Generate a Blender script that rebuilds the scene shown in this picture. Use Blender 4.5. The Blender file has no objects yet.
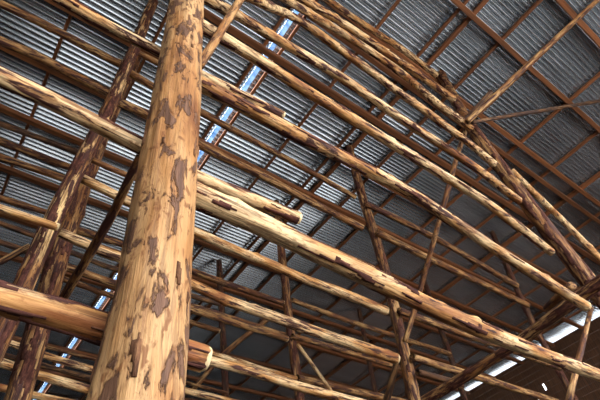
import bpy, bmesh, math, random
from mathutils import Vector, Matrix, noise

# ------------------------------------------------------------------ scene
S = 1.3            # metres per layout unit
CZ = 1.6           # eye height
CAM_ROT = [[0.807519, -0.580899, -0.102315], [0.383561, 0.648931, -0.657092], [0.4481, 0.49137, 0.746834]]
FPX = 445.8
scene = bpy.context.scene
col = scene.collection
rng = random.Random(11)

def link(o):
    col.objects.link(o)
    return o

def tag(o, label=None, cat=None, group=None, kind=None):
    if label: o['label'] = label
    if cat: o['category'] = cat
    if group: o['group'] = group
    if kind: o['kind'] = kind
    return o

def mesh_obj(name, bm, mats, parent=None, smooth=True):
    me = bpy.data.meshes.new(name)
    bm.normal_update()
    bm.to_mesh(me); bm.free()
    for m in (mats if isinstance(mats, (list, tuple)) else [mats]):
        me.materials.append(m)
    if smooth:
        for p in me.polygons: p.use_smooth = True
    o = bpy.data.objects.new(name, me)
    link(o)
    if parent: o.parent = parent
    return o

# ------------------------------------------------------------------ materials
def new_mat(name):
    m = bpy.data.materials.new(name); m.use_nodes = True
    nt = m.node_tree
    for n in list(nt.nodes): nt.nodes.remove(n)
    out = nt.nodes.new('ShaderNodeOutputMaterial')
    b = nt.nodes.new('ShaderNodeBsdfPrincipled')
    nt.links.new(b.outputs['BSDF'], out.inputs['Surface'])
    return m, nt, b

def N(nt, t, **kw):
    n = nt.nodes.new(t)
    for k, v in kw.items(): setattr(n, k, v)
    return n

def ramp(nt, fac, stops, interp='LINEAR'):
    r = nt.nodes.new('ShaderNodeValToRGB')
    r.color_ramp.interpolation = interp
    el = r.color_ramp.elements
    while len(el) < len(stops): el.new(0.5)
    for e, (p, c) in zip(el, stops):
        e.position = p; e.color = (c[0], c[1], c[2], 1)
    nt.links.new(fac, r.inputs['Fac'])
    return r

def mix(nt, fac, a, b, mode='MIX'):
    m = nt.nodes.new('ShaderNodeMix'); m.data_type = 'RGBA'; m.blend_type = mode
    for s, v in ((m.inputs[0], fac), (m.inputs[6], a), (m.inputs[7], b)):
        if hasattr(v, 'is_linked') or hasattr(v, 'links'): nt.links.new(v, s)
        elif isinstance(v, (int, float)): s.default_value = v
        else: s.default_value = (v[0], v[1], v[2], 1)
    return m.outputs[2]

def math_node(nt, op, a, b=None):
    m = nt.nodes.new('ShaderNodeMath'); m.operation = op
    for i, v in enumerate((a, b)):
        if v is None: continue
        if hasattr(v, 'links'): nt.links.new(v, m.inputs[i])
        else: m.inputs[i].default_value = v
    return m.outputs[0]

def log_mat(name, pale, mid, inner, bark, cut, spread, scale=1.0, bump=.6, pscale=34, pz=.13, crk=.75, fib_w=.8, sp=.55):
    """peeled timber: fibres along local Z, torn patches of bark, knots"""
    m, nt, b = new_mat(name)
    tc = N(nt, 'ShaderNodeTexCoord'); oi = N(nt, 'ShaderNodeObjectInfo')
    off = nt.nodes.new('ShaderNodeVectorMath'); off.operation = 'SCALE'
    cmb = nt.nodes.new('ShaderNodeCombineXYZ')
    for i in range(3): nt.links.new(oi.outputs['Random'], cmb.inputs[i])
    nt.links.new(cmb.outputs[0], off.inputs[0]); off.inputs['Scale'].default_value = 37.0
    add = nt.nodes.new('ShaderNodeVectorMath'); add.operation = 'ADD'
    nt.links.new(tc.outputs['Object'], add.inputs[0]); nt.links.new(off.outputs[0], add.inputs[1])
    def tex(sc, zs, detail, rough=.55, dist=0.0):
        mp = N(nt, 'ShaderNodeMapping'); mp.inputs['Scale'].default_value = (1, 1, zs)
        nt.links.new(add.outputs[0], mp.inputs['Vector'])
        t = N(nt, 'ShaderNodeTexNoise'); t.inputs['Scale'].default_value = sc*scale
        t.inputs['Detail'].default_value = detail; t.inputs['Roughness'].default_value = rough
        t.inputs['Distortion'].default_value = dist
        nt.links.new(mp.outputs[0], t.inputs['Vector'])
        return t.outputs['Fac']
    patch = tex(pscale, pz, 7, .66, .5)          # bark patches, long along the trunk
    tone = tex(9, .22, 4, .55)                # slow colour drift of the wood
    fibre = tex(85, .045, 4, .65)             # fine fibres
    speck = tex(60, .45, 3, .6, .6)           # flecks and beetle marks
    wood = ramp(nt, tone, [(.34, inner), (.45, mid), (.56, pale)]).outputs['Color']
    fib = ramp(nt, fibre, [(.36, (.30, .22, .17)), (.52, (1, 1, 1))]).outputs['Color']
    wood = mix(nt, fib_w, wood, fib, 'MULTIPLY')
    crack = tex(48, .06, 6, .7, .8)           # dark splits and strips left by the drawknife
    cr = ramp(nt, crack, [(.545, (0, 0, 0)), (.575, (1, 1, 1))]).outputs['Color']
    wood = mix(nt, math_node(nt, 'MULTIPLY', cr, crk), wood, bark)
    fl = ramp(nt, speck, [(.57, (0, 0, 0)), (.66, (1, 1, 1))]).outputs['Color']
    wood = mix(nt, math_node(nt, 'MULTIPLY', fl, sp), wood, inner)
    # amount of bark differs from log to log
    rnd = math_node(nt, 'MULTIPLY', math_node(nt, 'SUBTRACT', oi.outputs['Random'], .5), .06)
    pm = math_node(nt, 'ADD', patch, rnd)
    mask = ramp(nt, pm, [(cut, (0, 0, 0)), (cut + spread, (1, 1, 1))]).outputs['Color']
    edge = ramp(nt, pm, [(cut - .05, (0, 0, 0)), (cut, (1, 1, 1))]).outputs['Color']
    wood = mix(nt, math_node(nt, 'MULTIPLY', edge, .6), wood, inner)
    bk = ramp(nt, fibre, [(.3, [c*.45 for c in bark]), (.65, [min(1, c*1.5) for c in bark])]).outputs['Color']
    c = mix(nt, mask, wood, bk)
    nt.links.new(c, b.inputs['Base Color'])
    b.inputs['Roughness'].default_value = .62
    b.inputs['Specular IOR Level'].default_value = .22
    h = math_node(nt, 'ADD', math_node(nt, 'MULTIPLY', mask, .8), math_node(nt, 'MULTIPLY', fibre, .7))
    h = math_node(nt, 'ADD', h, math_node(nt, 'MULTIPLY', speck, .3))
    bp = N(nt, 'ShaderNodeBump'); bp.inputs['Strength'].default_value = bump; bp.inputs['Distance'].default_value = .008
    nt.links.new(h, bp.inputs['Height']); nt.links.new(bp.outputs[0], b.inputs['Normal'])
    return m

PALE = (.76, .52, .28); MID = (.54, .265, .095); INNER = (.28, .105, .035); BARK = (.062, .022, .015)
M_LOG = [
    log_mat('peeled_wood', (.84, .575, .30), (.62, .305, .10), (.27, .09, .027), BARK, .555, .03, crk=.6),
    log_mat('half_barked_wood', (.50, .28, .11), (.34, .145, .045), (.16, .058, .02), BARK, .50, .035),
    log_mat('barked_wood', (.30, .15, .06), (.20, .085, .03), (.10, .04, .016), (.05, .024, .016), .47, .05),
    log_mat('split_wood', (.78, .50, .22), (.42, .19, .06), (.16, .06, .02), BARK, .49, .03),
    log_mat('post_wood', (.54, .305, .13), (.42, .19, .062), (.20, .072, .024), (.14, .066, .036), .572, .03, .8, .9, 30, .34, .4, .42, .85),
]
def end_mat():
    m, nt, b = new_mat('sawn_end_grain')
    tc = N(nt, 'ShaderNodeTexCoord')
    t = N(nt, 'ShaderNodeTexNoise'); t.inputs['Scale'].default_value = 60
    nt.links.new(tc.outputs['Object'], t.inputs['Vector'])
    r = ramp(nt, t.outputs['Fac'], [(.3, (.62, .40, .18)), (.7, (.86, .66, .38))])
    nt.links.new(r.outputs['Color'], b.inputs['Base Color']); b.inputs['Roughness'].default_value = .75
    return m
M_END = end_mat()
def bark_mat(name, c0, c1, c2):
    m, nt, b = new_mat(name)
    tc = N(nt, 'ShaderNodeTexCoord')
    mp = N(nt, 'ShaderNodeMapping'); mp.inputs['Scale'].default_value = (1, 1, .3)
    nt.links.new(tc.outputs['Object'], mp.inputs['Vector'])
    t = N(nt, 'ShaderNodeTexNoise'); t.inputs['Scale'].default_value = 55; t.inputs['Detail'].default_value = 6
    t.inputs['Roughness'].default_value = .7
    nt.links.new(mp.outputs[0], t.inputs['Vector'])
    r = ramp(nt, t.outputs['Fac'], [(.35, c0), (.55, c1), (.72, c2)])
    nt.links.new(r.outputs['Color'], b.inputs['Base Color']); b.inputs['Roughness'].default_value = .85; b.inputs['Specular IOR Level'].default_value = .12
    bp = N(nt, 'ShaderNodeBump'); bp.inputs['Strength'].default_value = .8; bp.inputs['Distance'].default_value = .006
    nt.links.new(t.outputs['Fac'], bp.inputs['Height']); nt.links.new(bp.outputs[0], b.inputs['Normal'])
    return m
M_BARK = bark_mat('dark_bark', (.028, .010, .008), (.10, .036, .025), (.24, .10, .05))
M_BARK_POST = bark_mat('rust_brown_bark', (.05, .021, .012), (.17, .075, .036), (.36, .18, .08))

def board_mat(name, a, bcol):
    m, nt, b = new_mat(name)
    tc = N(nt, 'ShaderNodeTexCoord'); oi = N(nt, 'ShaderNodeObjectInfo')
    mp = N(nt, 'ShaderNodeMapping'); mp.inputs['Scale'].default_value = (1, 1, .05)
    nt.links.new(tc.outputs['Object'], mp.inputs['Vector'])
    t = N(nt, 'ShaderNodeTexNoise'); t.inputs['Scale'].default_value = 40; t.inputs['Detail'].default_value = 5
    nt.links.new(mp.outputs[0], t.inputs['Vector'])
    r = ramp(nt, t.outputs['Fac'], [(.3, a), (.7, bcol)]).outputs['Color']
    v = math_node(nt, 'ADD', math_node(nt, 'MULTIPLY', oi.outputs['Random'], .5), .7)
    hs = N(nt, 'ShaderNodeHueSaturation'); nt.links.new(v, hs.inputs['Value']); nt.links.new(r, hs.inputs['Color'])
    nt.links.new(hs.outputs[0], b.inputs['Base Color']); b.inputs['Roughness'].default_value = .7
    bp = N(nt, 'ShaderNodeBump'); bp.inputs['Strength'].default_value = .3; bp.inputs['Distance'].default_value = .004
    nt.links.new(t.outputs['Fac'], bp.inputs['Height']); nt.links.new(bp.outputs[0], b.inputs['Normal'])
    return m
M_BATTEN = board_mat('rust_brown_board', (.13, .042, .014), (.36, .125, .04))
M_PLANK = board_mat('old_wall_plank', (.05, .021, .010), (.16, .065, .026))

def metal_mat():
    m, nt, b = new_mat('galvanised_sheet')
    tc = N(nt, 'ShaderNodeTexCoord')
    mp = N(nt, 'ShaderNodeMapping'); mp.inputs['Scale'].default_value = (.25, 1, 1)
    nt.links.new(tc.outputs['Object'], mp.inputs['Vector'])
    t = N(nt, 'ShaderNodeTexNoise'); t.inputs['Scale'].default_value = 3.5; t.inputs['Detail'].default_value = 6
    nt.links.new(mp.outputs[0], t.inputs['Vector'])
    r = ramp(nt, t.outputs['Fac'], [(.30, (.36, .39, .43)), (.50, (.48, .52, .57)), (.72, (.61, .65, .71))])
    nt.links.new(r.outputs['Color'], b.inputs['Base Color'])
    rr = ramp(nt, t.outputs['Fac'], [(.3, (.34,)*3), (.7, (.22,)*3)])
    b.inputs['Roughness'].default_value = .26
    b.inputs['Metallic'].default_value = .82
    return m
M_METAL = metal_mat()

def strip_mat():
    m = bpy.data.materials.new('translucent_blue_sheet'); m.use_nodes = True
    nt = m.node_tree
    for n in list(nt.nodes): nt.nodes.remove(n)
    out = nt.nodes.new('ShaderNodeOutputMaterial')
    a = nt.nodes.new('ShaderNodeBsdfTranslucent'); a.inputs['Color'].default_value = (.42, .62, .85, 1)
    d = nt.nodes.new('ShaderNodeBsdfGlossy'); d.inputs['Color'].default_value = (.8, .9, 1, 1); d.inputs['Roughness'].default_value = .25
    tc = N(nt, 'ShaderNodeTexCoord'); t = N(nt, 'ShaderNodeTexNoise'); t.inputs['Scale'].default_value = 9
    nt.links.new(tc.outputs['Object'], t.inputs['Vector'])
    r = ramp(nt, t.outputs['Fac'], [(.35, (.05, .10, .18)), (.6, (.15, .23, .32))])
    nt.links.new(r.outputs['Color'], a.inputs['Color'])
    mx = nt.nodes.new('ShaderNodeMixShader'); mx.inputs[0].default_value = .25
    nt.links.new(a.outputs[0], mx.inputs[1]); nt.links.new(d.outputs[0], mx.inputs[2])
    nt.links.new(mx.outputs[0], out.inputs['Surface'])
    return m
M_STRIP = strip_mat()

def ground_mat(name, a, bcol, sc):
    m, nt, b = new_mat(name)
    tc = N(nt, 'ShaderNodeTexCoord'); t = N(nt, 'ShaderNodeTexNoise'); t.inputs['Scale'].default_value = sc
    t.inputs['Detail'].default_value = 8
    nt.links.new(tc.outputs['Object'], t.inputs['Vector'])
    r = ramp(nt, t.outputs['Fac'], [(.3, a), (.7, bcol)])
    nt.links.new(r.outputs['Color'], b.inputs['Base Color']); b.inputs['Roughness'].default_value = .95
    return m
M_DIRT = ground_mat('packed_earth', (.022, .017, .013), (.045, .034, .025), 3)
M_YARD = ground_mat('dry_earth_yard', (.34, .31, .26), (.46, .42, .36), 2)

# ------------------------------------------------------------------ logs
def catmull(P, n):
    Q = [P[0]*2 - P[1]] + P + [P[-1]*2 - P[-2]]
    segs = [(P[i+1]-P[i]).length for i in range(len(P)-1)]
    tot = sum(segs); out = []
    for i in range(len(P)-1):
        k = max(1, round(n*segs[i]/tot))
        for j in range(k):
            t = j/k
            a, b, c, d = Q[i:i+4]
            # damped tangents keep uneven spacing from overshooting
            L = segs[i]
            m0 = ((c-a).normalized())*L; m1 = ((d-b).normalized())*L
            out.append(b*(2*t**3-3*t**2+1) + m0*(t**3-2*t**2+t) + c*(-2*t**3+3*t**2) + m1*(t**3-t**2))
    out.append(P[-1].copy())
    return out

LOGCOUNT = 0
BARKED = {0: (.36, 1.5, 4.2), 1: (.24, 1.5, 4.2), 2: (.02, 1.6, 3.4), 3: (.16, 1.3, 2.4), 4: (.70, 3.0, 6.0)}
def build_log(name, cat, label, group, pts, r0, r1, tone, cut, bend, near):
    """one log: a swept, slightly crooked trunk with lumps, knots, raised bark and rough ends"""
    global LOGCOUNT
    LOGCOUNT += 1
    seed = LOGCOUNT*7.31
    lr = random.Random(LOGCOUNT*131 + 5)
    P = [Vector(p) for p in pts]
    base = P[0].copy(); L = (P[-1]-P[0]).length
    if tone == 4: sides, step = 110, .014
    elif near: sides, step = 40, .022
    else: sides, step = 18, .045
    n = max(8, int(L/step))
    C = catmull(P, n)
    z = (P[-1]-P[0]).normalized()
    rotq = z.to_track_quat('Z', 'Y'); Mi = rotq.to_matrix().transposed()
    C = [Mi @ (c-base) for c in C]
    knots = [(lr.uniform(.03, .97)*L, lr.uniform(0, 2*math.pi), lr.uniform(.12, .32)) for _ in range(int(2 + L*2.2))]
    if tone == 4: knots = [(k[0], k[1], k[2]*.35) for k in knots[:8]]
    rings = []; bk = []
    wob = .016*bend
    cutv, pf, zf = BARKED[tone]
    if near and near is not True and near != 1: cutv = near
    lump = .05 if tone == 4 else .085
    for i, c in enumerate(C):
        t = i/(len(C)-1)
        r = r0 + (r1-r0)*t
        r *= 1 + lump*noise.noise(Vector((seed, c.z*2.2, 0)))
        dx = wob*noise.noise(Vector((seed+3, c.z*1.1, 1))); dy = wob*noise.noise(Vector((seed+9, c.z*1.1, 2)))
        kn = [k for k in knots if abs(c.z-k[0]) < 2.2*r]
        ring = []; mk = []
        for k in range(sides):
            a = 2*math.pi*k/sides
            ux, uy = math.cos(a), math.sin(a)
            rr = r*(1 + .075*noise.noise(Vector((ux*1.6, uy*1.6, c.z*2.2 + seed))) + .04*noise.noise(Vector((ux*3.5, uy*3.5, c.z*8+seed))))
            for kz, ka, kh in kn:
                dz = (c.z-kz)/(r*.75)
                da = (a-ka+math.pi) % (2*math.pi) - math.pi
                rr += r*kh*math.exp(-dz*dz*1.3 - (da/.45)**2)
            ring.append((ux, uy, rr, c.x+dx, c.y+dy, c.z + (0 if 0 < i < len(C)-1 else lr.uniform(-.15, .15)*r)))
            if near:
                mk.append(noise.fractal(Vector((ux*pf + seed, uy*pf, c.z*zf + seed*3)), .75, 2.1, 5))
        rings.append(ring); bk.append(mk)
    def co(v, t=0.0): return (v[3]+v[0]*(v[2]+t), v[4]+v[1]*(v[2]+t), v[5])
    has_parts = near or cut[0] or cut[1]
    root = None
    if has_parts:
        root = link(bpy.data.objects.new(name, None)); root.empty_display_size = .1
    bm = bmesh.new()
    V = [[bm.verts.new(co(v)) for v in ring] for ring in rings]
    for a, b in zip(V[:-1], V[1:]):
        for k in range(sides):
            bm.faces.new((a[k], a[(k+1) % sides], b[(k+1) % sides], b[k]))
    for ring, cz, flip in ((V[0], C[0].z, True), (V[-1], C[-1].z, False)):
        ctr = bm.verts.new((sum(v.co.x for v in ring)/sides, sum(v.co.y for v in ring)/sides, cz))
        for k in range(sides):
            f = (ring[k], ring[(k+1) % sides], ctr)
            bm.faces.new(f if not flip else f[::-1])
    o = mesh_obj('shaft' if root else name, bm, M_LOG[tone], root)
    if near:
        th = .0035 if tone == 4 else .0025
        bm = bmesh.new(); top = {}; low = {}
        n0 = len(rings)
        sel = set()
        for i in range(n0-1):
            for k in range(sides):
                k2 = (k+1) % sides
                if (bk[i][k]+bk[i][k2]+bk[i+1][k]+bk[i+1][k2])/4 > cutv: sel.add((i, k))
        def tv(i, k):
            if (i, k) not in top:
                g = .5 + min(1, max(0, (bk[i][k]-cutv)*4))
                top[(i, k)] = bm.verts.new(co(rings[i][k], th*g))
            return top[(i, k)]
        def lv(i, k):
            if (i, k) not in low: low[(i, k)] = bm.verts.new(co(rings[i][k], -.001))
            return low[(i, k)]
        for i, k in sel:
            k2 = (k+1) % sides
            bm.faces.new((tv(i, k), tv(i, k2), tv(i+1, k2), tv(i+1, k)))
            for nb, e in (((i-1, k), ((i, k2), (i, k))), ((i+1, k), ((i+1, k), (i+1, k2))),
                          ((i, (k-1) % sides), ((i, k), (i+1, k))), ((i, k2), ((i+1, k2), (i, k2)))):
                if nb not in sel:
                    p, q = e
                    bm.faces.new((tv(*q), tv(*p), lv(*p), lv(*q))[::-1])
        if sel:
            bo = mesh_obj('bark', bm, M_BARK_POST if tone == 4 else M_BARK, root)
            bo['label'] = 'rust brown flaking bark' if tone == 4 else 'dark purple brown flaking bark'
            bo['kind'] = 'stuff'
        else: bm.free()
    for e, flag in enumerate(cut):
        if not flag: continue
        c = C[-1 if e else 0]; sg = 1 if e else -1
        r = (r1 if e else r0)*.96
        bm = bmesh.new(); vs = []
        for rad, dz in ((1.0, -.012), (1.015, .004), (.9, .010)):
            vs.append([bm.verts.new((c.x+math.cos(2*math.pi*k/sides)*r*rad, c.y+math.sin(2*math.pi*k/sides)*r*rad, c.z+sg*(dz+.02*r*math.sin(3*2*math.pi*k/sides)))) for k in range(sides)])
        for A, B in zip(vs[:-1], vs[1:]):
            for k in range(sides):
                f = (A[k], A[(k+1) % sides], B[(k+1) % sides], B[k]); bm.faces.new(f if sg > 0 else f[::-1])
        ctr = bm.verts.new((c.x, c.y, c.z+sg*.012))
        for k in range(sides):
            f = (vs[-1][k], vs[-1][(k+1) % sides], ctr); bm.faces.new(f if sg > 0 else f[::-1])
        eo = mesh_obj('sawn_end', bm, M_END, root)
        eo['label'] = 'pale sawn end face'
    top_o = root or o
    top_o.matrix_world = Matrix.Translation(base) @ rotq.to_matrix().to_4x4()
    tag(top_o, label, cat, group)
    return top_o

LOGS = [
    ('round_post', 'post', 'thick peeled round post with flaking bark patches in the left foreground', None, [(-0.045, 0.76, 8.074), (0.158, 0.76, 3.941), (0.219, 0.76, 2.7), (0.244, 0.76, 2.206), (0.25, 0.76, 1.974), (0.302, 0.76, -0.104)], 0.0861, 0.0721, 0, (0, 0), 0.3, 1),
    ('round_post', 'post', 'dark shaggy-barked post at upper right where the near poles end', None, [(4.305, 0.91, 8.074), (4.361, 0.91, 8.346), (3.909, 0.91, 6.157), (3.92, 0.91, 4.802), (4.058, 0.91, 3.767), (4.574, 0.91, -0.104)], 0.0709, 0.0697, 1, (0, 0), 0.4, 0.22),
    ('round_post', 'post', 'slender bark-covered post right of centre behind the long near beam', None, [(3.944, 2.821, 8.074), (3.946, 2.821, 8.113), (3.89, 2.821, 6.776), (3.896, 2.847, 5.193), (3.739, 2.86, 3.544), (3.392, 2.889, -0.104)], 0.0674, 0.0635, 1, (0, 0), 0.5, 1),
    ('round_post', 'post', 'thin upright post at bottom centre crossing behind the pale poles', None, [(3.51, 4.55, 8.074), (3.541, 4.55, 6.5), (3.563, 4.55, 5.345), (3.606, 4.55, 4.228), (3.772, 4.55, -0.104)], 0.0671, 0.062, 1, (0, 0), 0.5, 1),
    ('round_post', 'post', 'thin dark upright post just right of the big post, near the bottom edge', None, [(3.389, 6.565, 8.074), (3.47, 6.565, 7.08), (3.631, 6.565, 5.103), (4.056, 6.565, -0.104)], 0.0597, 0.0586, 2, (0, 0), 0.5, 1),
    ('round_post', 'post', 'split slender post with a pale streak, leaning left beside the reddish barked post', None, [(0.072, 2.379, 8.074), (0.073, 2.379, 7.947), (0.092, 2.379, 5.436), (0.055, 2.379, 3.962), (0.049, 2.379, 2.989), (0.029, 2.379, -0.104)], 0.06, 0.0475, 3, (0, 0), 0.4, 1),
    ('round_post', 'post', 'reddish barked post right behind the split slender post on the left', None, [(0.171, 3.159, 8.074), (0.169, 3.159, 7.815), (0.158, 3.159, 6.302), (0.195, 3.159, 4.448), (0.3, 3.159, 3.02), (0.53, 3.159, -0.104)], 0.0844, 0.0709, 1, (0, 0), 0.4, 1),
    ('round_post', 'post', 'thin dark post in the lower right, crossing behind the end of the long near beam', None, [(8.133, 2.847, 8.074), (7.956, 2.847, 7.321), (7.569, 2.847, 5.674), (7.506, 2.847, 4.21), (7.32, 2.847, -0.104)], 0.0518, 0.0414, 2, (0, 0), 0.5, 1),
    ('round_post', 'post', 'faint dark post near the bottom, left of the bright gaps under the eave', None, [(7.761, 4.662, 8.074), (7.597, 4.615, 6.756), (7.369, 4.55, 4.921), (6.743, 4.372, -0.104)], 0.0534, 0.0495, 2, (0, 0), 0.5, 1),
    ('round_post', 'post', 'short-looking dark post seen deep behind the slender barked post', None, [(7.354, 6.5, 8.074), (7.275, 6.5, 6.647), (7.234, 6.5, 5.913), (6.901, 6.5, -0.104)], 0.0516, 0.0542, 2, (0, 0), 0.5, 1),
    ('tier_pole', 'pole', 'topmost and thinnest pole of the upper ladder of pale poles', 'tier poles in the nearest row', [(0.13, 0.897, 6.87), (1.79, 0.897, 7.271), (2.583, 0.897, 7.462), (3.198, 0.897, 7.682), (3.982, 0.897, 7.706)], 0.0369, 0.0457, 0, (0, 0), 0.4, 1),
    ('tier_pole', 'pole', 'second pole from the top of the upper ladder of pale poles', 'tier poles in the nearest row', [(0.13, 0.871, 5.806), (1.304, 0.871, 6.255), (1.855, 0.871, 6.466), (2.776, 0.871, 6.642), (3.835, 0.871, 6.77)], 0.0403, 0.0472, 0, (0, 0), 0.4, 1),
    ('tier_pole', 'pole', 'third pole from the top of the upper ladder, ending against the dark post', 'tier poles in the nearest row', [(0.13, 0.871, 5.5), (1.013, 0.871, 5.789), (1.827, 0.871, 6.056), (2.588, 0.871, 6.149), (3.045, 0.871, 5.961), (3.702, 0.871, 5.928)], 0.036, 0.0418, 0, (0, 0), 0.4, 1),
    ('tier_pole', 'pole', 'fourth pole from the top of the upper ladder, dark towards its tip', 'tier poles in the nearest row', [(0.13, 0.871, 4.84), (0.719, 0.871, 5.185), (1.11, 0.871, 5.414), (1.724, 0.871, 5.394), (2.279, 0.871, 5.34), (3.223, 0.871, 5.253), (3.596, 0.871, 5.134)], 0.0346, 0.0367, 0, (0, 0), 0.3, 1),
    ('tier_pole', 'pole', 'fifth pole from the top of the upper ladder, with dark bark streaks', 'tier poles in the nearest row', [(0.156, 0.871, 4.461), (0.29, 0.871, 4.498), (0.523, 0.871, 4.56), (1.01, 0.871, 4.625), (1.388, 0.871, 4.676), (1.693, 0.871, 4.672), (2.013, 0.871, 4.644), (2.904, 0.871, 4.648), (3.55, 0.871, 4.518)], 0.0321, 0.0353, 0, (0, 0), 0.2, 1),
    ('tier_pole', 'pole', 'sixth pole from the top of the upper ladder, its tip jogging near the dark post', 'tier poles in the nearest row', [(0.156, 0.871, 4.026), (0.294, 0.871, 4.038), (0.408, 0.871, 4.047), (0.654, 0.871, 4.053), (0.935, 0.871, 4.034), (1.104, 0.871, 4.042), (1.778, 0.871, 4.026), (2.65, 0.871, 4.03), (2.999, 0.871, 3.946), (3.439, 0.871, 3.823)], 0.0347, 0.0326, 0, (0, 0), 0.2, 1),
    ('tier_pole', 'pole', 'long pale pole, lowest of the upper ladder, ending at the right edge', 'tier poles in the nearest row', [(0.156, 0.884, 3.427), (0.326, 0.884, 3.437), (0.582, 0.884, 3.451), (0.873, 0.884, 3.467), (1.597, 0.884, 3.52), (2.011, 0.884, 3.47), (2.467, 0.884, 3.401), (3.424, 0.884, 3.3)], 0.0328, 0.0363, 0, (0, 1), 0.2, 1),
    ('tier_pole', 'pole', 'pale pole from the top left edge passing behind the big post', 'tier poles in the left bay', [(-3.51, 0.917, 3.709), (-0.279, 0.917, 3.569), (-0.125, 0.917, 3.562), (0.136, 0.917, 3.584), (0.332, 0.917, 3.588), (0.802, 0.917, 3.653)], 0.0282, 0.0237, 0, (0, 1), 0.2, 1),
    ('tier_pole', 'pole', 'thick striped pole crossing the left side and ending cut right of the big post', 'tier poles in the left bay', [(-3.51, 0.884, 2.999), (-0.254, 0.884, 2.858), (-0.091, 0.884, 2.851), (0.183, 0.884, 2.824), (0.372, 0.884, 2.798), (0.777, 0.884, 2.822)], 0.0297, 0.0247, 0, (0, 1), 0.2, 1),
    ('tier_pole', 'beam', 'long heavy beam with dark bark stains crossing the middle to the lower right', 'tier poles in the nearest row', [(0.208, 0.871, 2.697), (0.359, 0.871, 2.694), (0.557, 0.871, 2.689), (0.763, 0.871, 2.675), (1.247, 0.871, 2.635), (1.536, 0.871, 2.615), (1.875, 0.871, 2.604), (2.791, 0.871, 2.622), (3.77, 0.871, 2.642)], 0.041, 0.0288, 0, (0, 0), 0.15, 1),
    ('tier_pole', 'beam', 'thick log at lower left ending in a pale sawn face right of the big post', 'tier poles in the left bay', [(-3.51, 0.871, 2.211), (-0.009, 0.871, 2.17), (0.1, 0.871, 2.169), (0.181, 0.871, 2.163), (0.42, 0.871, 2.151)], 0.0305, 0.03, 0, (0, 1), 0.15, 0.12),
    ('tier_pole', 'pole', 'bark-streaked pole in the top left corner, upper of two near the roof', 'tier poles in the left bay', [(-3.51, 2.704, 6.32), (-1.196, 2.704, 6.603), (-0.781, 2.704, 6.654), (-0.199, 2.704, 6.652), (0.012, 2.704, 6.674), (0.156, 2.704, 6.688)], 0.0356, 0.046, 1, (0, 0), 0.4, 0),
    ('tier_pole', 'pole', 'knotty pole in the top left corner, lower of two near the roof', 'tier poles in the left bay', [(-3.51, 2.704, 5.502), (-0.964, 2.704, 5.963), (-0.72, 2.704, 6.007), (-0.443, 2.704, 6.003), (0.026, 2.704, 5.988), (0.156, 2.704, 5.983)], 0.0419, 0.0466, 1, (0, 0), 0.3, 0),
    ('tier_pole', 'pole', 'short highest stub showing between the split left post and the big post', 'tier poles in the second row', [(0.13, 2.756, 7.243), (0.185, 2.756, 7.248), (0.449, 2.756, 7.273), (0.975, 2.756, 7.322)], 0.0381, 0.039, 1, (0, 0), 0.3, 0),
    ('tier_pole', 'pole', 'thin high pole right of the big post, ending beside the slender barked post top', 'tier poles in the second row', [(0.13, 2.73, 6.639), (0.245, 2.73, 6.623), (0.559, 2.73, 6.581), (1.058, 2.73, 6.575), (2.588, 2.73, 6.524), (3.583, 2.73, 6.455)], 0.0467, 0.0369, 1, (0, 0), 0.3, 0),
    ('tier_pole', 'pole', 'long dim pole above the centre, passing behind the middle of the long near beam', 'tier poles in the second row', [(0.13, 2.73, 5.942), (0.18, 2.73, 5.947), (0.616, 2.73, 5.993), (1.17, 2.73, 5.878), (1.836, 2.73, 5.88), (2.5, 2.73, 5.832), (3.535, 2.73, 5.782)], 0.0471, 0.0475, 1, (0, 0), 0.2, 0),
    ('tier_pole', 'pole', 'pole mostly hidden behind the long near beam, its stub showing at the slender barked post', 'tier poles in the second row', [(0.13, 2.73, 4.911), (0.186, 2.73, 4.91), (0.454, 2.73, 4.904), (1.746, 2.73, 4.967), (3.063, 2.73, 5.054), (3.502, 2.73, 5.064)], 0.0262, 0.0432, 1, (0, 1), 0.2, 0),
    ('tier_pole', 'pole', 'pale pole just below the long near beam, ending at the slender barked post', 'tier poles in the second row', [(0.13, 2.73, 4.639), (0.254, 2.73, 4.622), (0.427, 2.73, 4.597), (0.66, 2.73, 4.563), (1.205, 2.73, 4.527), (1.604, 2.73, 4.497), (1.942, 2.73, 4.49), (2.327, 2.73, 4.465), (2.997, 2.73, 4.465), (3.53, 2.73, 4.444)], 0.0375, 0.0509, 0, (0, 1), 0.2, 0),
    ('tier_pole', 'pole', 'bright pole below centre, second below the long near beam', 'tier poles in the second row', [(0.13, 2.73, 4.017), (0.255, 2.73, 4.001), (0.426, 2.73, 3.98), (0.656, 2.73, 3.97), (1.149, 2.73, 3.945), (1.48, 2.73, 3.891), (1.793, 2.73, 3.884), (2.251, 2.73, 3.87), (2.848, 2.73, 3.858), (3.466, 2.73, 3.84)], 0.0364, 0.0563, 0, (0, 1), 0.2, 0),
    ('tier_pole', 'pole', 'bright pole along the bottom edge, emerging behind the pale sawn log end', 'tier poles in the second row', [(0.13, 2.73, 3.325), (1.332, 2.73, 3.315), (1.728, 2.73, 3.312), (2.177, 2.73, 3.285), (2.705, 2.73, 3.277), (3.64, 2.73, 3.262)], 0.0361, 0.0384, 0, (0, 0), 0.2, 0),
    ('tier_pole', 'pole', 'pale pole at the left edge whose end overlaps the split left post', 'tier poles in the left bay', [(-3.51, 2.21, 3.564), (-0.219, 2.21, 3.587), (0.081, 2.21, 3.59)], 0.0222, 0.0234, 0, (0, 1), 0.3, 0),
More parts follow.
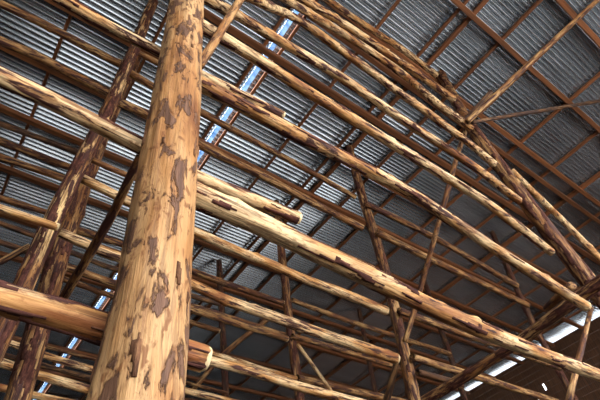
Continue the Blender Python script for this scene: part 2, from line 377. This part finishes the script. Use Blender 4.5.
    ('tier_pole', 'pole', 'thin far pole in the right bay, directly behind the leaning thin brace', 'right bay poles', [(3.77, 2.73, 6.416), (3.832, 2.73, 6.419), (4.523, 2.73, 6.459), (5.458, 2.73, 6.445), (7.003, 2.73, 6.309), (7.475, 2.73, 6.268)], 0.0448, 0.0538, 1, (0, 0), 0.3, 0),
    ('tier_pole', 'pole', 'knotty brown pole in the right bay crossing between the two long pale poles', 'right bay poles', [(3.835, 2.73, 5.843), (3.853, 2.73, 5.842), (4.284, 2.73, 5.832), (4.959, 2.73, 5.816), (6.659, 2.73, 5.832), (7.475, 2.73, 5.84)], 0.049, 0.0504, 1, (0, 0), 0.3, 0),
    ('tier_pole', 'pole', 'brown pole in the right bay, just under the long near beam', 'right bay poles', [(3.77, 2.73, 4.526), (3.786, 2.73, 4.527), (4.884, 2.73, 4.545), (5.764, 2.73, 4.591), (7.312, 2.73, 4.622)], 0.041, 0.0463, 1, (0, 0), 0.3, 0),
    ('tier_pole', 'pole', 'lowest long brown pole at the bottom right, running out of the bottom edge', 'right bay poles', [(3.77, 2.73, 3.929), (3.739, 2.73, 3.929), (4.187, 2.73, 3.931), (5.304, 2.73, 3.953), (6.414, 2.73, 3.959), (7.28, 2.73, 3.964)], 0.04, 0.0469, 1, (0, 0), 0.3, 0),
    ('tier_pole', 'pole', 'short dark pole by the foot of the slender barked post', 'right bay poles', [(3.77, 2.704, 3.742), (3.708, 2.704, 3.74), (4.232, 2.704, 3.754)], 0.0309, 0.0325, 2, (0, 0), 0.3, 0),
    ('tier_pole', 'pole', 'dark pole at left, upper of the three under the thick striped pole', 'tier poles in the left bay', [(-3.51, 4.446, 6.717), (-0.926, 4.446, 6.945), (-0.049, 4.446, 7.022), (0.156, 4.446, 7.041)], 0.0388, 0.0418, 2, (0, 0), 0.3, 0),
    ('tier_pole', 'pole', 'knotty golden pole at left, middle of the three under the thick striped pole', 'tier poles in the left bay', [(-3.51, 4.446, 6.571), (-0.816, 4.446, 6.639), (-0.265, 4.446, 6.653), (0.034, 4.446, 6.664), (0.104, 4.446, 6.667)], 0.047, 0.047, 1, (0, 0), 0.3, 0),
    ('tier_pole', 'pole', 'dull brown pole at left, lower of the three under the thick striped pole', 'tier poles in the left bay', [(-3.51, 4.446, 6.17), (-0.718, 4.446, 6.368), (-0.011, 4.446, 6.418), (0.13, 4.446, 6.428)], 0.0426, 0.0454, 1, (0, 0), 0.3, 0),
    ('tier_pole', 'pole', 'dim pole at the left edge just above the pale pole end on the split post', 'tier poles in the left bay', [(-3.51, 4.446, 5.597), (-0.39, 4.446, 5.746), (-0.018, 4.446, 5.764), (0.078, 4.446, 5.768)], 0.0344, 0.0356, 1, (0, 0), 0.3, 0),
    ('tier_pole', 'pole', 'dim thin pole at the left edge just below the pale pole on the split post', 'tier poles in the left bay', [(-3.51, 4.446, 5.602), (-0.367, 4.446, 5.396), (-0.036, 4.446, 5.374), (0.13, 4.446, 5.363)], 0.0272, 0.028, 2, (0, 0), 0.3, 0),
    ('tier_pole', 'pole', 'dim pole at the left edge ending by a slanting stick', 'tier poles in the left bay', [(-3.51, 4.446, 5.382), (-0.279, 4.446, 5.152), (-0.06, 4.446, 5.137), (0.13, 4.446, 5.123)], 0.0317, 0.0323, 2, (0, 0), 0.3, 0),
    ('tier_pole', 'pole', 'thin golden pole under the pale pole below the beam, reaching the thin centre post', 'tier poles in the third row', [(0.13, 4.446, 5.654), (0.675, 4.446, 5.668), (1.067, 4.446, 5.678), (2.015, 4.446, 5.627), (2.679, 4.446, 5.615), (3.39, 4.446, 5.614)], 0.0465, 0.0413, 1, (0, 1), 0.3, 0),
    ('tier_pole', 'pole', 'thin dim pole beside the big post, ending in the shade right of it', 'tier poles in the third row', [(0.13, 4.654, 5.509), (0.469, 4.654, 5.476), (0.776, 4.654, 5.446), (1.09, 4.654, 5.445), (1.99, 4.654, 5.405), (2.446, 4.654, 5.412)], 0.0302, 0.0349, 2, (0, 0), 0.3, 0),
    ('tier_pole', 'pole', 'golden pole at lower centre, reaching the thin centre post beneath the bright pole', 'tier poles in the third row', [(0.13, 4.446, 5.105), (0.562, 4.446, 5.081), (0.789, 4.446, 5.068), (1.082, 4.446, 5.062), (2.059, 4.446, 5.026), (3.404, 4.446, 5.009)], 0.0452, 0.0421, 1, (0, 1), 0.3, 0),
    ('tier_pole', 'pole', 'little pole stub left of the thin centre post, above the golden pole tip', 'tier poles in the third row', [(1.69, 4.654, 5.251), (3.183, 4.654, 5.226), (3.569, 4.654, 5.22)], 0.036, 0.0406, 1, (0, 0), 0.3, 0),
    ('tier_pole', 'pole', 'short pale stub left of the thin centre post, just above the bottom edge pole', 'tier poles in the third row', [(2.08, 4.446, 4.504), (2.861, 4.446, 4.465), (3.055, 4.446, 4.455), (3.493, 4.446, 4.442)], 0.0346, 0.0362, 0, (0, 0), 0.3, 0),
    ('tier_pole', 'pole', 'thin brown pole right of the thin centre post, over the bright lower pole', 'right bay poles', [(3.575, 4.446, 5.729), (3.569, 4.446, 5.729), (4.527, 4.446, 5.702), (5.721, 4.446, 5.723), (7.28, 4.446, 5.75)], 0.0385, 0.0439, 1, (0, 0), 0.3, 0),
    ('tier_pole', 'pole', 'dim brown pole tucked under the end of the bright lower pole', 'right bay poles', [(3.575, 4.446, 5.084), (3.498, 4.446, 5.083), (4.007, 4.446, 5.091), (5.162, 4.446, 5.097), (7.28, 4.446, 5.106)], 0.0392, 0.0439, 1, (0, 0), 0.3, 0),
    ('tier_pole', 'pole', 'brown log low at the bottom centre, right of the bottom edge pole', 'right bay poles', [(3.575, 4.446, 4.46), (3.511, 4.446, 4.459), (4.074, 4.446, 4.464), (5.135, 4.446, 4.495), (7.28, 4.446, 4.557)], 0.0463, 0.0559, 1, (0, 0), 0.3, 0),
    ('tier_pole', 'pole', 'upper of two pale poles at lower left, under the thick log', 'tier poles in the third row', [(0.065, 4.446, 4.108), (0.17, 4.446, 4.092), (0.498, 4.446, 4.042), (1.056, 4.446, 3.996), (2.014, 4.446, 3.979), (3.51, 4.446, 3.951)], 0.0324, 0.0382, 0, (0, 0), 0.25, 0),
    ('tier_pole', 'pole', 'lower of two pale poles at lower left, under the thick log', 'tier poles in the third row', [(0.065, 4.446, 3.907), (0.193, 4.446, 3.889), (0.507, 4.446, 3.845), (1.064, 4.446, 3.794), (3.51, 4.446, 3.57)], 0.0402, 0.0434, 0, (0, 0), 0.25, 0),
    ('tier_pole', 'pole', 'pale pole stub in the bottom left corner right of the reddish barked post', 'tier poles in the third row', [(0.13, 4.446, 3.679), (0.523, 4.446, 3.661), (0.799, 4.446, 3.649), (3.51, 4.446, 3.526)], 0.0311, 0.032, 0, (0, 0), 0.25, 0),
    ('tier_pole', 'pole', 'thin far pole ending at the thin dark post right of the big post', 'fourth row poles', [(0.26, 6.435, 6.449), (0.796, 6.435, 6.406), (1.198, 6.435, 6.373), (1.615, 6.435, 6.358), (2.803, 6.435, 6.292), (3.383, 6.435, 6.276)], 0.0438, 0.0458, 1, (0, 1), 0.25, 0),
    ('tier_pole', 'pole', 'thin far pole at lower left, close under the thick log', 'fourth row poles', [(0.26, 6.435, 5.27), (0.711, 6.435, 5.254), (1.536, 6.435, 5.225), (3.575, 6.435, 5.154)], 0.0244, 0.0257, 1, (0, 0), 0.25, 0),
    ('tier_pole', 'pole', 'dark far pole at lower left, between the two pale lower poles', 'fourth row poles', [(0.26, 6.435, 5.022), (0.728, 6.435, 4.989), (1.531, 6.435, 4.933), (3.575, 6.435, 4.789)], 0.0338, 0.0355, 2, (0, 0), 0.25, 0),
    ('cross_beam', 'beam', 'rough squared cross beam slanting up to the right edge below the dark post', None, [(3.913, 3.12, 3.55), (3.907, 2.875, 3.55), (3.879, 1.872, 3.55), (3.73, 0.777, 3.55), (3.678, 0.39, 3.55)], 0.0466, 0.0472, 1, (0, 0), 0.4, 1),
    ('diagonal_brace', 'brace', 'dark slanting brace between the reddish barked post and the big post', None, [(0.286, 1.38, 3.611), (0.286, 1.581, 3.563), (0.312, 1.999, 3.596), (0.338, 3.07, 3.73)], 0.0233, 0.0328, 1, (0, 0), 0.4, 0),
    ('diagonal_brace', 'brace', 'brown brace rising from the big post to the top edge before pale poles', None, [(0.269, 0.767, 3.334), (0.347, 0.767, 3.8), (0.476, 0.767, 4.614), (0.596, 0.767, 5.37)], 0.0195, 0.0287, 1, (0, 0), 0.3, 0),
    ('diagonal_brace', 'brace', 'slim golden brace from the dark post up to the top right corner', None, [(3.549, 0.832, 5.876), (5.272, -1.21, 7.905)], 0.0349, 0.0327, 1, (0, 0), 0.3, 0),
    ('diagonal_brace', 'brace', 'short dark stub beside the slim golden brace at the dark post', None, [(3.652, 0.884, 6.039), (4.017, 0.489, 6.54)], 0.0362, 0.0321, 2, (0, 0), 0.3, 0),
    ('diagonal_brace', 'brace', 'thin dark stick from the dark post to the right edge, nearly level', None, [(3.632, 0.806, 5.912), (6.936, -0.334, 7.905)], 0.0235, 0.03, 2, (0, 0), 0.4, 0),
    ('diagonal_brace', 'brace', 'thin leaning stick crossing the long pale pole, right of centre', None, [(4.038, 1.001, 6.391), (3.666, 1.56, 5.281), (3.723, 2.314, 4.553), (3.664, 2.704, 4.074)], 0.0297, 0.0297, 1, (0, 0), 0.5, 0),
    ('diagonal_brace', 'brace', 'pale thin pole beside the dark post, running to the right edge', None, [(4.612, 0.988, 5.834), (4.95, 1.001, 5.555), (5.406, 1.014, 5.219), (5.482, 0.975, 4.658), (5.721, 0.853, 2.9)], 0.0385, 0.0381, 0, (0, 0), 0.3, 0),
    ('diagonal_brace', 'brace', 'thin stick hanging in front of the bright eave gaps at the right edge', None, [(4.227, 1.066, 3.661), (3.296, 1.066, 2.975), (2.686, 1.066, 2.527)], 0.0195, 0.0195, 1, (0, 0), 0.3, 0),
    ('diagonal_brace', 'brace', 'thin bright slanting stick below the thin centre post', None, [(3.569, 4.42, 4.945), (3.601, 3.9, 4.019)], 0.0246, 0.0209, 0, (0, 0), 0.3, 0),
    ('diagonal_brace', 'brace', 'dark slanting brace at the foot of the slender barked post', None, [(3.679, 2.86, 3.994), (3.754, 3.25, 3.672)], 0.0326, 0.0379, 2, (0, 0), 0.3, 0),
    ('diagonal_brace', 'brace', 'short slanting stick at the left edge, resting on the split post', None, [(-0.39, 2.708, 3.161), (-0.109, 2.535, 3.488), (-0.004, 2.47, 3.611)], 0.0195, 0.0195, 1, (0, 0), 0.3, 0),
    ('diagonal_brace', 'brace', 'thin slanting stick meeting the thin dark post near the big post', None, [(4.125, 5.915, 6.447), (3.467, 6.305, 5.806), (3.004, 6.63, 5.131)], 0.047, 0.0406, 1, (0, 0), 0.3, 0),
    ('diagonal_brace', 'brace', 'pale knotty pole end in the shade under the dark post, by the cross beam', None, [(5.336, 1.754, 4.46), (4.731, 1.222, 4.2)], 0.0544, 0.0471, 1, (0, 0), 0.3, 0),
]
for k, spec in enumerate(LOGS):
    sp = list(spec)
    if k == 0: sp[7] = 4
    build_log(*sp)

# ------------------------------------------------------------------ roof
H = 5.0*S + CZ              # underside of the sheeting
def box(name, lo, hi, mat, axis, label=None, cat=None, group=None):
    """sawn board; local Z runs along its length so the grain follows it"""
    lo = Vector(lo); hi = Vector(hi); c = (lo+hi)/2; d = hi-lo
    bm = bmesh.new()
    L = d[axis]; other = [i for i in range(3) if i != axis]
    a, b = d[other[0]]/2, d[other[1]]/2
    nseg = max(2, int(L/.5)); rings = []
    sd = rng.uniform(0, 100)
    for i in range(nseg+1):
        zz = -L/2 + L*i/nseg
        wx = .006*noise.noise(Vector((sd, zz*.8, 0)))
        ring = []
        ch = min(a, b)*.18
        for x, y in ((-a+ch, -b), (a-ch, -b), (a, -b+ch), (a, b-ch), (a-ch, b), (-a+ch, b), (-a, b-ch), (-a, -b+ch)):
            ring.append(bm.verts.new((x+wx, y, zz)))
        rings.append(ring)
    for A, B in zip(rings[:-1], rings[1:]):
        for k in range(8): bm.faces.new((A[k], A[(k+1) % 8], B[(k+1) % 8], B[k]))
    bm.faces.new(rings[0][::-1]); bm.faces.new(rings[-1])
    o = mesh_obj(name, bm, mat, smooth=False)
    ex = [Vector((1,0,0)), Vector((0,1,0)), Vector((0,0,1))]
    m3 = Matrix((ex[other[0]], ex[other[1]], ex[axis])).transposed()
    if m3.determinant() < 0:
        m3 = Matrix((-ex[other[0]], ex[other[1]], ex[axis])).transposed()
    o.matrix_world = Matrix.Translation(c) @ m3.to_4x4()
    tag(o, label, cat, group)
    return o

YF, YB = -3.0, 12.6         # front edge / back wall in layout units
XL, XR = -6.5, 10.75
def wave(t):
    return math.asin(.95*math.cos(2*math.pi*t))/math.asin(.95)

def corrugated():
    bm = bmesh.new()
    # sheets are lapped in rows along X; rows differ a little in profile
    rows = [(-6.9, 1.338, .064), (1.392, 3.10, .066), (2.90, 6.90, .052), (6.62, 11.15, .066)]
    for ri, (x0, x1, pitch) in enumerate(rows):
        y = YF; si = 0
        while y < YB:
            w = pitch*13
            dz = rng.uniform(-.001, .001) + (si % 2)*.004 + (ri % 2)*.030
            tilt = rng.uniform(-.001, .001)
            n = 13*14
            nx = max(2, int((x1-x0)/.5))
            grid = []
            for i in range(n+1+16):
                yy = y + pitch*i/14
                grid.append([])
                for j in range(nx+1):
                    xx = x0 + (x1-x0)*j/nx
                    zz = H + (.020 + dz + tilt*(i/n))*1.0 + .0165*S*(1 - wave(i/14))*pitch/.066
                    zz += .004*noise.noise(Vector((xx*.6, yy*.6, 4)))
                    grid[-1].append(bm.verts.new((xx*S, yy*S, zz)))
            for a, b in zip(grid[:-1], grid[1:]):
                for j in range(nx):
                    bm.faces.new((a[j], a[j+1], b[j+1], b[j]))
            y += w; si += 1
    o = mesh_obj('ceiling', bm, M_METAL)
    tag(o, kind='structure')
corrugated()
bm = bmesh.new()
y0, y1 = YF*S, YB*S
nn = 120
va = [[bm.verts.new((x*S, y0+(y1-y0)*i/nn, H + .012 + .004*noise.noise(Vector((x*9, i*.5, 0))))) for x in (1.335, 1.35, 1.38, 1.395)] for i in range(nn+1)]
for a, b in zip(va[:-1], va[1:]):
    for j in range(3): bm.faces.new((a[j], a[j+1], b[j+1], b[j]))
o = mesh_obj('roof_light_strip', bm, M_STRIP)
tag(o, 'narrow pale blue strip of light running between two battens in the metal roof', 'strip')

ORD = ['first', 'second', 'third', 'fourth', 'fifth', 'sixth', 'seventh', 'eighth', 'ninth', 'tenth', 'eleventh', 'twelfth']
# battens run under the sheets, along Y
BAT = [(-.59, .032), (.23, .032), (1.27, .035), (1.47, .035), (2.23, .035), (2.88, .035), (3.06, .055), (3.6, .04), (4.18, .04),
       (5.1, .045), (5.95, .045), (6.75, .085), (7.6, .045), (8.45, .045), (9.3, .045), (10.1, .045)]
for i, (x, w) in enumerate(BAT):
    k = i - 2
    if k == 0: lab = 'reddish roof batten along the left edge of the pale blue strip'
    elif k == 1: lab = 'reddish roof batten along the right edge of the pale blue strip'
    elif k < 0: lab = ('reddish roof batten, nearest one left of the pale blue strip pair' if k == -1 else 'reddish roof batten farthest to the left, near the corner')
    elif w > .08: lab = 'widest reddish roof batten, towards the right edge behind the slim braces'
    else: lab = 'reddish roof batten, %s to the right of the pale blue strip pair' % ORD[k-2]
    box('roof_batten', (x*S - w*S/2, YF*S, H-.035), (x*S + w*S/2, YB*S, H+.012), M_BATTEN, 1, lab, 'batten', 'roof battens')
# rafters run below the battens, along X
RAF = [-2.3, -1.5, -.69, -.005, .79, 1.02, 1.62, 2.35, 3.1, 3.88, 4.76, 5.6, 6.45, 7.5, 8.65, 9.6, 10.6, 11.6]
for i, y in enumerate(RAF):
    if y < -1.2: lab = 'roof board parallel to the corrugation beyond the top right corner'
    else:
        k = i-2
        lab = 'long reddish roof board parallel to the corrugation, %s counted from the top right corner' % (ORD[k] if k < 12 else ['thirteenth', 'fourteenth', 'fifteenth', 'sixteenth'][k-12])
    w = .06 if y < 1.5 else .075
    grp = 'roof boards'
    box('roof_rafter', (XL*S, y*S - w*S/2, H-.035-.085), (10.9*S, y*S + w*S/2, H-.036), M_BATTEN, 0, lab, 'board', grp)

# ------------------------------------------------------------------ walls
def plank_wall(name, axis, const, a0, a1, z0, z1, th=.03, step=.19, holes=()):
    bm = bmesh.new()
    z = z0
    while z < z1-.02:
        zt = min(z+step-.006, z1)
        a = a0
        while a < a1-.05:
            b = min(a + rng.uniform(2.5, 4.0), a1)
            gap = .005
            for hy, hz in holes:
                if z <= hz < z+step and a < hy < b: b = hy; gap = .055
            j = rng.uniform(-.006, .006)
            if axis == 0: lo, hi = (const+j, a, z), (const+j+th, b-gap, zt)
            else: lo, hi = (a, const+j, z), (b-gap, const+j+th, zt)
            g = bmesh.ops.create_cube(bm, size=1)['verts']
            for v in g:
                for q in range(3): v.co[q] = lo[q] + (v.co[q]+.5)*(hi[q]-lo[q])
            a = b
        z += step
    o = mesh_obj(name, bm, M_PLANK, smooth=False)
    tag(o, kind='structure')
    return o
WT = 4.995*S + CZ
plank_wall('wall_right', 0, 10.75*S, YF*S, YB*S, 0, WT, holes=[(5.942, 7.036), (6.293, 6.98)])
plank_wall('wall_back', 1, YB*S, XL*S, 10.75*S, 0, H-.15)
plank_wall('wall_left', 0, XL*S, YF*S, YB*S, 0, H-.15)

plank_wall('wall_front_baffle', 1, YF*S, XL*S, 10.75*S, 4.0*S+CZ, H-.15)   # unseen boards over the open side, added to limit daylight inside
plank_wall('wall_front_baffle', 1, YF*S, 7.6*S, 10.75*S, 0, 4.0*S+CZ-.01)  # unseen boards right of the opening, placed to hold light off the far roof
plank_wall('wall_front_baffle', 1, YF*S, XL*S, -1.6*S, 0, 4.0*S+CZ-.01)  # unseen boards left of the opening, placed to darken the big post's left side

def flat(name, x0, y0, x1, y1, z, mat):
    bm = bmesh.new()
    n = 12
    g = [[bm.verts.new((x0+(x1-x0)*i/n, y0+(y1-y0)*j/n, z)) for j in range(n+1)] for i in range(n+1)]
    for i in range(n):
        for j in range(n): bm.faces.new((g[i][j], g[i+1][j], g[i+1][j+1], g[i][j+1]))
    o = mesh_obj(name, bm, mat); tag(o, kind='structure'); return o
flat('floor', (XL-.3)*S, YF*S, 11.1*S, (YB+.1)*S, 0, M_DIRT)
flat('ground', -60, -60, 70, 70, -.02, M_YARD)

# ------------------------------------------------------------------ daylight
w = bpy.data.worlds.new('sky'); scene.world = w; w.use_nodes = True
nt = w.node_tree
bg = nt.nodes['Background']
tc = N(nt, 'ShaderNodeTexCoord'); sx = N(nt, 'ShaderNodeSeparateXYZ'); nt.links.new(tc.outputs['Generated'], sx.inputs[0])
r = ramp(nt, sx.outputs['Z'], [(0.0, (.92, .96, 1.0)), (.25, (.88, .94, 1.0)), (1.0, (.55, .72, 1.0))])
nt.links.new(r.outputs['Color'], bg.inputs['Color']); bg.inputs['Strength'].default_value = 3.0

sl = bpy.data.lights.new('sun', 'SUN'); sl.energy = 4.0; sl.angle = math.radians(8); sl.color = (1, .90, .76)
so = link(bpy.data.objects.new('sun', sl))
d = Vector((.9, .10, -.7)).normalized()
so.rotation_euler = d.to_track_quat('-Z', 'Y').to_euler()

# ------------------------------------------------------------------ camera
cd = bpy.data.cameras.new('camera'); cd.sensor_width = 36; cd.lens = FPX*36/600; cd.clip_end = 300
co = link(bpy.data.objects.new('camera', cd))
R = CAM_ROT
co.matrix_world = Matrix(((R[0][0], -R[1][0], -R[2][0], 0), (R[0][1], -R[1][1], -R[2][1], 0), (R[0][2], -R[1][2], -R[2][2], CZ), (0, 0, 0, 1)))
scene.camera = co
vs = scene.view_settings
vs.view_transform = 'Standard'; vs.look = 'None'; vs.gamma = 1; vs.use_curve_mapping = False; vs.exposure = 1.45
